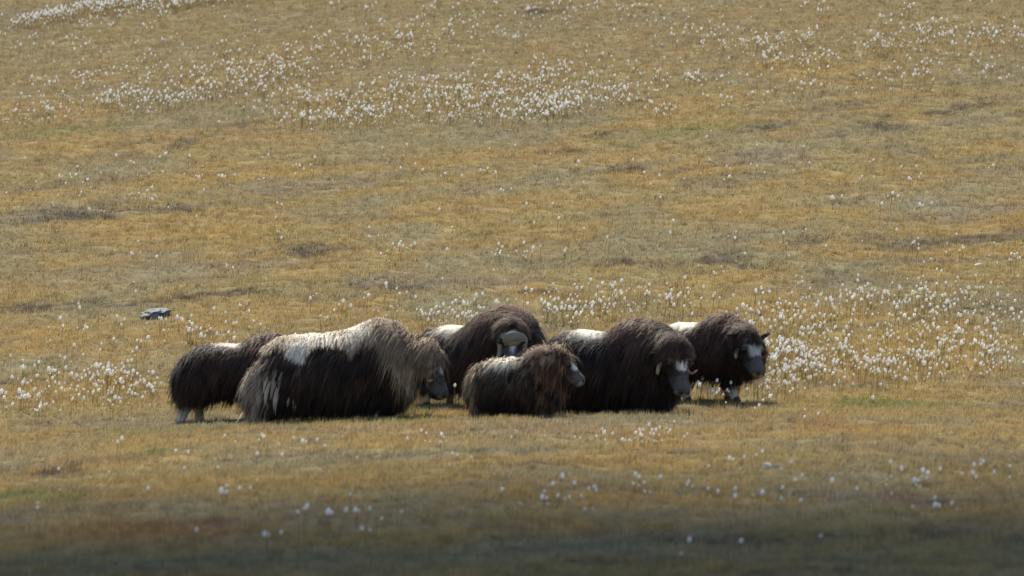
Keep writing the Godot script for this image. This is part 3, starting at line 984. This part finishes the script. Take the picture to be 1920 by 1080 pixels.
func make_herd() -> void:
	mats.skin = painted(0.9, 0.1)
	mats.coat = painted(0.7, 0.25)
	mats.coat.rim_enabled = true
	mats.coat.rim = 0.15
	mats.coat.rim_tint = 0.5
	mats.coat.backlight_enabled = true
	mats.coat.backlight = Color(0.28, 0.25, 0.22)
	mats.horn = painted(0.45, 0.4)
	mats.horn_less = painted(0.85, 0.2)
	mats.eye = StandardMaterial3D.new()
	mats.eye.albedo_color = Color(0.03, 0.022, 0.018)
	mats.eye.roughness = 0.12
	mats.eye_mesh = ball(0.033, 0.033, 0.033)
	var r := RandomNumberGenerator.new()
	r.seed = 9
	mats.ear_mesh = ear_mesh(r)
	mats.hoof_mesh = hoof_mesh()
	var common := {"hairs": 8500.0, "strand": 0.75, "cell": 0.028, "cape": [], "mane": [], "calf": false, "ears": true, "ear_drop": 0.3, "blaze": 1.0, "blaze_w": 0.065, "blaze_x": 0.235, "mop_off": 0.45, "mop": 0.1, "brown": 0.8, "saddle": [], "horn": 1, "horn_root": Color(0.42, 0.36, 0.27), "horn_tip": Color(0.30, 0.17, 0.09), "lift": 0.0, "curl": 0.6, "horn_size": 1.0, "horn_at": Vector3.ZERO, "locks": [], "head_size": 1.15, "neck_r": 0.3}
	# stations of each trunk: [x from the rump, top, hem, half width]
	var herd := [
		{"name": "musk_ox", "seed": 2, "label": "big shaggy musk ox in front on the left, cream wool shedding off its back", "yaw": 0.0, "at": Vector2(-3.68, -119.8), "tall": 1.42, "hem": 0.2, "hump": 1.8, "brown": 0.4,
			"trunk": [[0.0, 0.62, 0.25, 0.10], [0.06, 0.72, 0.2, 0.22], [0.19, 0.85, 0.16, 0.32], [0.34, 1.03, 0.13, 0.38], [0.49, 1.12, 0.11, 0.42], [0.71, 1.15, 0.14, 0.45], [1.0, 1.17, 0.14, 0.47], [1.3, 1.19, 0.13, 0.48], [1.6, 1.3, 0.12, 0.47], [1.84, 1.38, 0.12, 0.44], [2.04, 1.33, 0.16, 0.4], [2.2, 1.2, 0.24, 0.32], [2.34, 1.0, 0.4, 0.2]],
			"neck": Vector3(2.12, 0.92, 0), "neck_r": 0.34, "head": Vector3(2.49, 0.88, 0.08), "head_yaw": 16.0, "head_pitch": -58.0, "head_size": 1.34, "mop": 0.15, "horn_size": 0.5, "horn_at": Vector3(0.11, -0.03, 0.03), "horn_tip": Color(0.6, 0.4, 0.22), "locks": [[0.16, 0.7, 0.2, 0.012, -0.5, 0.9], [0.24, 0.68, 0.24, 0.012, -0.5, 0.7], [0.3, 0.64, 0.22, 0.01, -0.45, 0.9], [0.33, 0.5, 0.26, 0.02, -0.4, 1.0], [0.4, 0.56, 0.22, 0.01, -0.45, 0.8], [0.44, 0.47, 0.3, 0.025, -0.3, 1.0], [0.22, 0.48, 0.26, 0.016, -0.35, 0.8], [0.1, 0.6, 0.26, 0.012, -0.2, 0.75], [0.1, 0.38, 0.22, 0.016, -0.1, 0.8], [0.58, 0.33, 0.1, 0.012, -0.1, 1.1], [0.68, 0.29, 0.13, 0.014, -0.15, 1.1], [0.55, 0.14, 0.08, 0.018, -0.3, 1.1], [0.42, 0.74, 0.2, 0.008, -0.5, 0.5], [0.5, 0.66, 0.2, 0.008, -0.4, 0.4], [0.3, 0.85, 0.18, 0.01, -0.7, 0.55],
				[1.72, 1.24, 0.16, 0.02, 0.5, 0.8], [1.8, 1.22, 0.2, 0.015, 0.9, 0.7], [1.9, 1.26, 0.2, 0.015, 1.0, 0.75], [1.98, 1.2, 0.2, 0.012, 1.2, 0.7], [1.86, 1.08, 0.2, 0.012, 1.6, 0.85], [1.97, 1.02, 0.22, 0.012, 2.4, 0.85], [1.92, 0.9, 0.16, 0.008, -0.5, 0.8], [2.02, 0.86, 0.24, 0.012, 0.35, 0.7], [2.08, 0.72, 0.22, 0.012, 0.4, 0.75], [2.2, 0.56, 0.2, 0.014, 0.5, 0.7], [2.28, 0.48, 0.18, 0.012, 0.3, 0.75]], "blaze": 0.9, "blaze_w": 0.05, "ears": false, "horn_root": Color(0.13, 0.11, 0.09),
			"cape": [[0.3, 1.0], [0.38, 1.02], [0.52, 1.06], [0.6, 1.04], [0.7, 0.93], [0.75, 0.87], [0.8, 0.93], [0.9, 1.03], [1.0, 1.09], [1.2, 1.1], [1.38, 1.08], [1.52, 1.04], [1.6, 1.12], [1.66, 1.2], [1.8, 1.12], [1.95, 1.02], [2.12, 0.96]],
			"mane": [[0.2, 2.4], [0.35, 2.28], [0.6, 2.14], [0.8, 2.05], [1.0, 1.94], [1.15, 1.85], [1.3, 1.72], [1.45, 1.66]],
			"feet": [[0.1, 0.2, 0.18, 0.33, 0.35, 0.7, 1.1], [0.3, -0.2, 0.34, 0.33, 0.4, 0.7, 1.1], [1.78, 0.22, 1.78, 0.36, 1.8, 0.8, 1.15], [2.0, -0.2, 1.95, 0.36, 1.9, 0.8, 1.15]]},
		{"name": "musk_ox_001", "seed": 1, "label": "dark musk ox at the left with pale hind legs, head hidden behind the shaggy one", "yaw": -4.0, "at": Vector2(-4.75, -121.4), "tall": 1.27, "hem": 0.33, "hump": 1.35, "saddle": [0.6, 0.95, 0.85, 0.2],
			"trunk": [[0.0, 0.72, 0.42, 0.10], [0.07, 0.85, 0.33, 0.22], [0.19, 0.98, 0.27, 0.31], [0.37, 1.07, 0.25, 0.36], [0.63, 1.11, 0.35, 0.38], [0.89, 1.10, 0.36, 0.40], [1.04, 1.17, 0.36, 0.41], [1.2, 1.24, 0.36, 0.41], [1.45, 1.24, 0.36, 0.38], [1.65, 1.14, 0.34, 0.33], [1.82, 0.98, 0.5, 0.22]],
			"neck": Vector3(1.65, 0.85, 0), "head": Vector3(1.95, 0.8, 0), "head_yaw": 0.0, "head_pitch": -60.0,
			"feet": [[0.08, 0.17, 0.22, 0.3, 0.3, 0.62, 1.45], [0.36, -0.17, 0.35, 0.3, 0.32, 0.62, 1.45], [1.35, 0.18, 1.35, 0.33, 1.4, 0.7, 1.0], [1.55, -0.18, 1.52, 0.33, 1.5, 0.7, 1.0]]},
		{"name": "musk_ox_002", "seed": 3, "label": "musk ox facing the camera in the middle, tan horn boss above the young one's back", "yaw": 38.0, "at": Vector2(-1.33, -122.9), "tall": 1.5, "hem": 0.3, "hump": 1.62, "brown": 1.0, "saddle": [0.52, 0.95, 0.75, 0.28],
			"trunk": [[0.0, 0.75, 0.45, 0.10], [0.08, 0.95, 0.36, 0.24], [0.25, 1.09, 0.3, 0.34], [0.5, 1.15, 0.27, 0.40], [0.9, 1.15, 0.26, 0.43], [1.1, 1.25, 0.26, 0.48], [1.35, 1.40, 0.25, 0.54], [1.58, 1.44, 0.25, 0.54], [1.75, 1.36, 0.28, 0.48], [1.95, 1.15, 0.35, 0.36], [2.1, 0.98, 0.5, 0.2]],
			"neck": Vector3(1.75, 0.98, 0.05), "neck_r": 0.4, "head": Vector3(1.95, 1.02, 0.34), "head_yaw": 50.0, "head_pitch": -40.0, "head_size": 1.3, "horn": 2, "horn_root": Color(0.19, 0.16, 0.11), "mop": 0.13, "blaze": 0.9, "blaze_x": 0.36, "blaze_w": 0.05, "ears": false,
			"feet": [[0.3, 0.2, 0.35, 0.33, 0.38, 0.7, 1.1], [0.4, -0.2, 0.42, 0.33, 0.42, 0.7, 1.1], [1.55, 0.22, 1.55, 0.36, 1.58, 0.8, 1.1], [1.65, -0.22, 1.65, 0.36, 1.62, 0.8, 1.1]]},
		{"name": "musk_ox_003", "seed": 4, "label": "small young musk ox in front with curly brown mop and white forehead", "yaw": 2.0, "at": Vector2(-0.59, -119.0), "tall": 0.98, "hem": 0.12, "hump": 0.95, "calf": true, "head_size": 0.98, "neck_r": 0.22, "curl": 1.3, "cell": 0.024, "hairs": 11000.0, "strand": 0.8,
			"trunk": [[0.0, 0.58, 0.22, 0.08], [0.05, 0.67, 0.14, 0.18], [0.15, 0.74, 0.1, 0.25], [0.37, 0.80, 0.08, 0.29], [0.6, 0.81, 0.08, 0.31], [0.75, 0.82, 0.08, 0.32], [0.9, 0.88, 0.08, 0.31], [1.02, 0.90, 0.1, 0.28], [1.18, 0.82, 0.14, 0.22], [1.3, 0.68, 0.3, 0.12]],
			"neck": Vector3(1.05, 0.68, 0.0), "head": Vector3(1.255, 0.785, 0.1), "head_yaw": 8.0, "head_pitch": -36.0, "horn": 0, "mop": 0.085, "mop_off": 0.85, "ears": false, "blaze_w": 0.1, "blaze_x": 0.26, "saddle": [0.35, 0.78, 0.6, 0.2],
			"feet": [[0.1, 0.13, 0.14, 0.2, 0.18, 0.45, 0.85], [0.2, -0.13, 0.22, 0.2, 0.22, 0.45, 0.85], [1.0, 0.14, 1.0, 0.22, 1.0, 0.5, 0.85], [1.1, -0.14, 1.1, 0.22, 1.06, 0.5, 0.85]]},
		{"name": "musk_ox_004", "seed": 5, "label": "dark musk ox in front on the right, facing the camera, one horn tip turned up", "yaw": 12.0, "at": Vector2(0.38, -120.6), "tall": 1.36, "hem": 0.1, "hump": 1.45, "brown": 0.9, "saddle": [0.52, 0.95, 0.75, 0.28],
			"trunk": [[0.0, 0.75, 0.35, 0.10], [0.07, 0.93, 0.22, 0.24], [0.2, 1.07, 0.12, 0.34], [0.42, 1.16, 0.08, 0.40], [0.63, 1.18, 0.09, 0.43], [0.95, 1.15, 0.09, 0.45], [1.07, 1.22, 0.09, 0.46], [1.25, 1.32, 0.09, 0.46], [1.45, 1.335, 0.09, 0.45], [1.68, 1.27, 0.09, 0.41], [1.85, 1.12, 0.12, 0.34], [2.0, 0.92, 0.3, 0.2]],
			"neck": Vector3(1.72, 0.92, 0.06), "neck_r": 0.32, "head": Vector3(1.98, 0.85, 0.36), "head_yaw": 46.0, "head_pitch": -58.0, "head_size": 1.36, "mop": 0.13, "horn_tip": Color(0.5, 0.32, 0.2), "ear_drop": 1.3, "horn_size": 0.82, "blaze_w": 0.06, "mop_off": 0.6,
			"feet": [[0.25, 0.2, 0.3, 0.33, 0.36, 0.7, 1.1], [0.35, -0.2, 0.38, 0.33, 0.4, 0.7, 1.1], [1.5, 0.2, 1.5, 0.34, 1.5, 0.75, 1.1], [1.7, -0.2, 1.68, 0.34, 1.62, 0.75, 1.1]]},
		{"name": "musk_ox_005", "seed": 6, "label": "rightmost musk ox, standing behind, white forehead patch and legs showing", "yaw": 26.0, "at": Vector2(2.0, -123.3), "tall": 1.28, "hem": 0.33, "hump": 1.2, "brown": 0.8, "saddle": [0.35, 0.8, 0.75, 0.26],
			"trunk": [[0.0, 0.75, 0.45, 0.10], [0.07, 0.95, 0.42, 0.22], [0.2, 1.06, 0.38, 0.31], [0.4, 1.12, 0.37, 0.36], [0.62, 1.12, 0.38, 0.38], [0.8, 1.14, 0.38, 0.40], [0.98, 1.24, 0.37, 0.40], [1.2, 1.26, 0.35, 0.38], [1.4, 1.14, 0.35, 0.34], [1.58, 0.98, 0.4, 0.26], [1.7, 0.82, 0.5, 0.14]],
			"neck": Vector3(1.42, 0.82, 0.04), "neck_r": 0.27, "head": Vector3(1.6, 0.85, 0.28), "head_yaw": 26.0, "head_pitch": -48.0, "head_size": 1.25, "mop": 0.09, "horn": 1, "horn_size": 0.75, "horn_root": Color(0.3, 0.27, 0.23), "ear_drop": -0.1, "blaze": 0.6, "blaze_w": 0.09, "blaze_x": 0.25,
			"feet": [[0.62, 0.16, 0.6, 0.34, 0.45, 0.6, 1.2], [0.3, -0.17, 0.32, 0.32, 0.35, 0.62, 1.0], [1.38, 0.15, 1.33, 0.36, 1.25, 0.7, 1.05], [1.1, -0.17, 1.12, 0.33, 1.15, 0.7, 0.9]]},
	]
	for own in herd:
		var a: Dictionary = common.duplicate()
		a.merge(own, true)
		make_ox(a)


# ==================================================================== stones and a feather
func stone_mesh(seed_: int, size: Vector3, col: Color, rough := 1.0) -> ArrayMesh:
	var shape := FastNoiseLite.new()
	shape.seed = seed_
	shape.frequency = 0.9
	var s := SphereMesh.new()
	s.radius = 1.0
	s.height = 2.0
	s.radial_segments = 28
	s.rings = 16
	var arrays := s.get_mesh_arrays()
	var v: PackedVector3Array = arrays[Mesh.ARRAY_VERTEX]
	var idx: PackedInt32Array = arrays[Mesh.ARRAY_INDEX]
	var flat := PackedVector3Array()
	var c := PackedColorArray()
	for i in idx:
		var p := v[i]
		var k := 1.0 + rough * 0.35 * shape.get_noise_3d(p.x * 1.5, p.y * 1.5, p.z * 1.5) + rough * 0.12 * shape.get_noise_3d(p.x * 6.0, p.y * 6.0, p.z * 6.0)
		flat.append(p * size * k)
		var tone := 1.0 + 0.5 * shape.get_noise_3d(p.x * 9.0, p.y * 9.0, p.z * 9.0)
		c.append(Color(col.r * tone, col.g * tone, col.b * tone))
	return mesh_of(flat, PackedVector3Array(), c, PackedInt32Array())


func make_stones() -> void:
	var m := painted(0.85, 0.3)
	var rock := part("boulder", stone_mesh(3, Vector3(0.24, 0.085, 0.3), Color(0.12, 0.132, 0.14)), m, self)
	rock.position = Vector3(-5.64, height(-5.64, -136.66) + 0.03, -136.66)
	rock.rotation_degrees = Vector3(0, 20, 9)
	tag(rock, "low blue grey boulder alone on the slope behind the leftmost musk ox", "boulder")
	var pale := part("stone", stone_mesh(8, Vector3(0.06, 0.06, 0.06), Color(0.4, 0.41, 0.41)), m, self)
	pale.position = Vector3(2.86, height(2.86, -96.9) + 0.06, -96.9)
	tag(pale, "small pale grey stone in the foreground below the herd, towards the right", "stone")
	var darker := part("stone_001", stone_mesh(9, Vector3(0.05, 0.04, 0.05), Color(0.15, 0.16, 0.17)), m, self)
	darker.position = Vector3(2.95, height(2.95, -96.8) + 0.04, -96.8)
	tag(darker, "small dark stone touching the pale one in the foreground", "stone")
	# a white feather lying on the sedge
	var v := PackedVector3Array()
	var idx := PackedInt32Array()
	for side in 2:
		for i in 7:
			var t := i / 6.0
			var w := 0.016 * pow(sin(PI * clampf(0.12 + t * 0.85, 0.0, 1.0)), 0.6) * (1.0 - 0.75 * t)
			for k in 3: v.append(Vector3(t * 0.13 - 0.065, 0.03 * t + (0.004 if k == 1 else 0.0) - side * 0.003 - w * (k - 1), w * (k - 1)))
		for i in 6:
			for k in 2:
				var a := side * 21 + i * 3 + k
				if side == 0: idx.append_array([a, a + 3, a + 1, a + 1, a + 3, a + 4])
				else: idx.append_array([a, a + 1, a + 3, a + 1, a + 4, a + 3])
	var white := StandardMaterial3D.new()
	white.albedo_color = Color(0.93, 0.93, 0.91)
	white.roughness = 0.8
	white.backlight_enabled = true
	white.backlight = Color(0.9, 0.9, 0.9)
	var quill := part("feather", mesh_of(v, PackedVector3Array(), PackedColorArray(), idx), white, self)
	quill.position = Vector3(7.55, height(7.55, -139.8) + 0.16, -139.8)
	tag(quill, "thin pointed white feather caught on the sedge at the far right", "feather")


# ==================================================================== cotton grass
func cotton_mesh(r: RandomNumberGenerator, heads: int) -> ArrayMesh:
	# thin stems, each with a ragged tuft of white bristles blown to the right
	var v := PackedVector3Array()
	var n := PackedVector3Array()
	var c := PackedColorArray()
	var idx := PackedInt32Array()
	for h in heads:
		var foot := Vector3(r.randf_range(-0.02, 0.02), -0.03, r.randf_range(-0.02, 0.02)) * float(heads)
		var top := foot + Vector3(r.randf_range(0.0, 0.06) + (h - (heads - 1) * 0.5) * 0.05, r.randf_range(0.24, 0.33), r.randf_range(-0.03, 0.03))
		for side in [Vector3(0.003, 0, 0), Vector3(0, 0, 0.003)]:
			var at := v.size()
			for p in [foot - side, foot + side, top - side, top + side]:
				v.append(p)
				n.append(side.cross(Vector3.UP).normalized())
				c.append(Color(0.2, 0.15, 0.06))
			idx.append_array([at, at + 2, at + 1, at + 1, at + 2, at + 3])
		var axis := Vector3(r.randf_range(0.15, 0.75), 1.0, r.randf_range(-0.25, 0.25)).normalized()
		var e1 := axis.cross(Vector3.FORWARD).normalized()
		var e2 := axis.cross(e1)
		var tall := r.randf_range(0.019, 0.035)
		var wide := tall * r.randf_range(0.6, 0.78)
		var first := v.size()
		for i in 6:
			var t := float(i) / 5.0
			var ring := wide * pow(sin(PI * clampf(0.06 + t * 0.9, 0.0, 1.0)), 0.75) * (1.1 - 0.3 * t)
			for k in 8:
				var a := TAU * k / 8.0 + t
				var rough := 1.0 + r.randf_range(-0.22, 0.22)
				var out := e1 * cos(a) + e2 * sin(a)
				v.append(top + axis * (t * 2.0 - 0.6) * tall + out * ring * rough)
				n.append((out + axis * (t - 0.5) * 1.6).normalized())
				c.append(Color(0.88, 0.865, 0.82) * r.randf_range(0.92, 1.05))
		for i in 5:
			for k in 8:
				var a := first + i * 8 + k
				var b := first + i * 8 + (k + 1) % 8
				idx.append_array([a, a + 8, b, b, a + 8, b + 8])
	return mesh_of(v, n, c, idx)


func make_cotton() -> void:
	var r := RandomNumberGenerator.new()
	r.seed = 808
	var m := painted(0.9, 0.1)
	m.backlight_enabled = true
	m.backlight = Color(0.85, 0.85, 0.85)
	var kinds := []
	for k in 5: kinds.append(cotton_mesh(r, 1))
	for k in 2: kinds.append(cotton_mesh(r, 2))
	kinds.append(cotton_mesh(r, 3))
	var plants := []       # [distance, transform, mesh number, stand]
	for s in COTTON.size():
		var p: Array = COTTON[s]
		var number: int = int(p[5] * 0.6) if p[1] > -112.0 else int(p[5] * (1.0 + 0.45 * smoothstep(150.0, 170.0, -p[1])))
		for i in number:
			var a := r.randf() * TAU
			var q := sqrt(r.randf()) * (0.6 + 1.1 * r.randf() * r.randf() + 0.2 * r.randf())
			var x: float = p[0] + cos(a) * q * p[2]
			var z: float = p[1] + sin(a) * q * p[3] + p[4] * (x - p[0])
			if n_small.get_noise_2d(x * 0.6 + 200.0, z * 0.35) < -0.02 and r.randf() < 0.7:
				var pull := Vector2(r.randfn(0, 0.12), r.randfn(0, 0.5))
				x += pull.x
				z += pull.y
			var big := r.randf_range(0.55, 1.3) * (1.0 + 0.08 * smoothstep(150.0, 180.0, -z) if z < -112.0 else 0.85)
			var spin := Basis(Vector3.UP, r.randf_range(-0.7, 0.7)).scaled(Vector3.ONE * big)
			var which := r.randi() % 5 if r.randf() < 0.8 else 5 + r.randi() % 3
			plants.append([-z, Transform3D(spin, Vector3(x, height(x, z), z)), which, s])
	plants.sort_custom(func(p, q): return p[0] < q[0])
	var rest := []
	var rest_tint := []
	for k in 8:
		rest.append([])
		rest_tint.append(PackedColorArray())
	var made := 0
	for p in plants:
		if made < 300:
			var o := MeshInstance3D.new()
			o.name = "cotton_grass" if made == 0 else "cotton_grass_%03d" % made
			o.mesh = kinds[p[2]]
			o.material_override = m
			add_child(o)
			o.transform = p[1]
			var at: Vector3 = p[1].origin
			var look: String = "single white" if p[2] < 5 else "two-headed white" if p[2] < 7 else "three-headed white"
			var col := at.x / -at.z
			if at.z > -111.0:
				var depth: String = "at the dim bottom edge" if at.z > -85.0 else "in the middle foreground" if at.z > -97.0 else "just before the herd"
				var under: String = "far left of the herd" if col < -0.042 else "below the leftmost musk ox" if col < -0.03 else "below the shaggy musk ox" if col < -0.008 else "below the young musk ox" if col < 0.007 else "below the right musk oxen" if col < 0.03 else "far right of the herd"
				tag(o, look + " cotton grass tuft " + depth + ", " + under, "cotton grass", "cotton grass in the foreground")
			elif at.x < -3.0:
				tag(o, look + " cotton grass tuft " + ("close to the hind legs of the leftmost musk ox" if at.x > -6.0 else "at the left edge, level with the herd"), "cotton grass", "cotton grass at the left of the herd")
			elif at.x > 2.0:
				var side: String = "around the legs of the rightmost musk ox" if at.x < 3.4 else "just right of the rightmost musk ox" if at.x < 4.6 else "midway from herd to right edge" if at.x < 6.0 else "low on the slope at the right edge"
				tag(o, look + " cotton grass tuft " + side, "cotton grass", "cotton grass at the right of the herd")
			else:
				tag(o, look + " cotton grass tuft in the gap between shaggy and young musk ox", "cotton grass", "cotton grass amid the herd")
			o.set_meta("kind", "thing")
			made += 1
		else:
			rest[p[2]].append(p[1])
			rest_tint[p[2]].append(Color.WHITE)
	var root := Node3D.new()
	root.name = "cotton_grass_field"
	add_child(root)
	tag(root, "hundreds of small white cotton grass heads scattered over the slope behind the herd", "cotton grass", "", "stuff")
	for k in 8:
		if rest[k].size(): copies_of("cotton_heads", kinds[k], m, rest[k], rest_tint[k], root).set_meta("kind", "stuff")
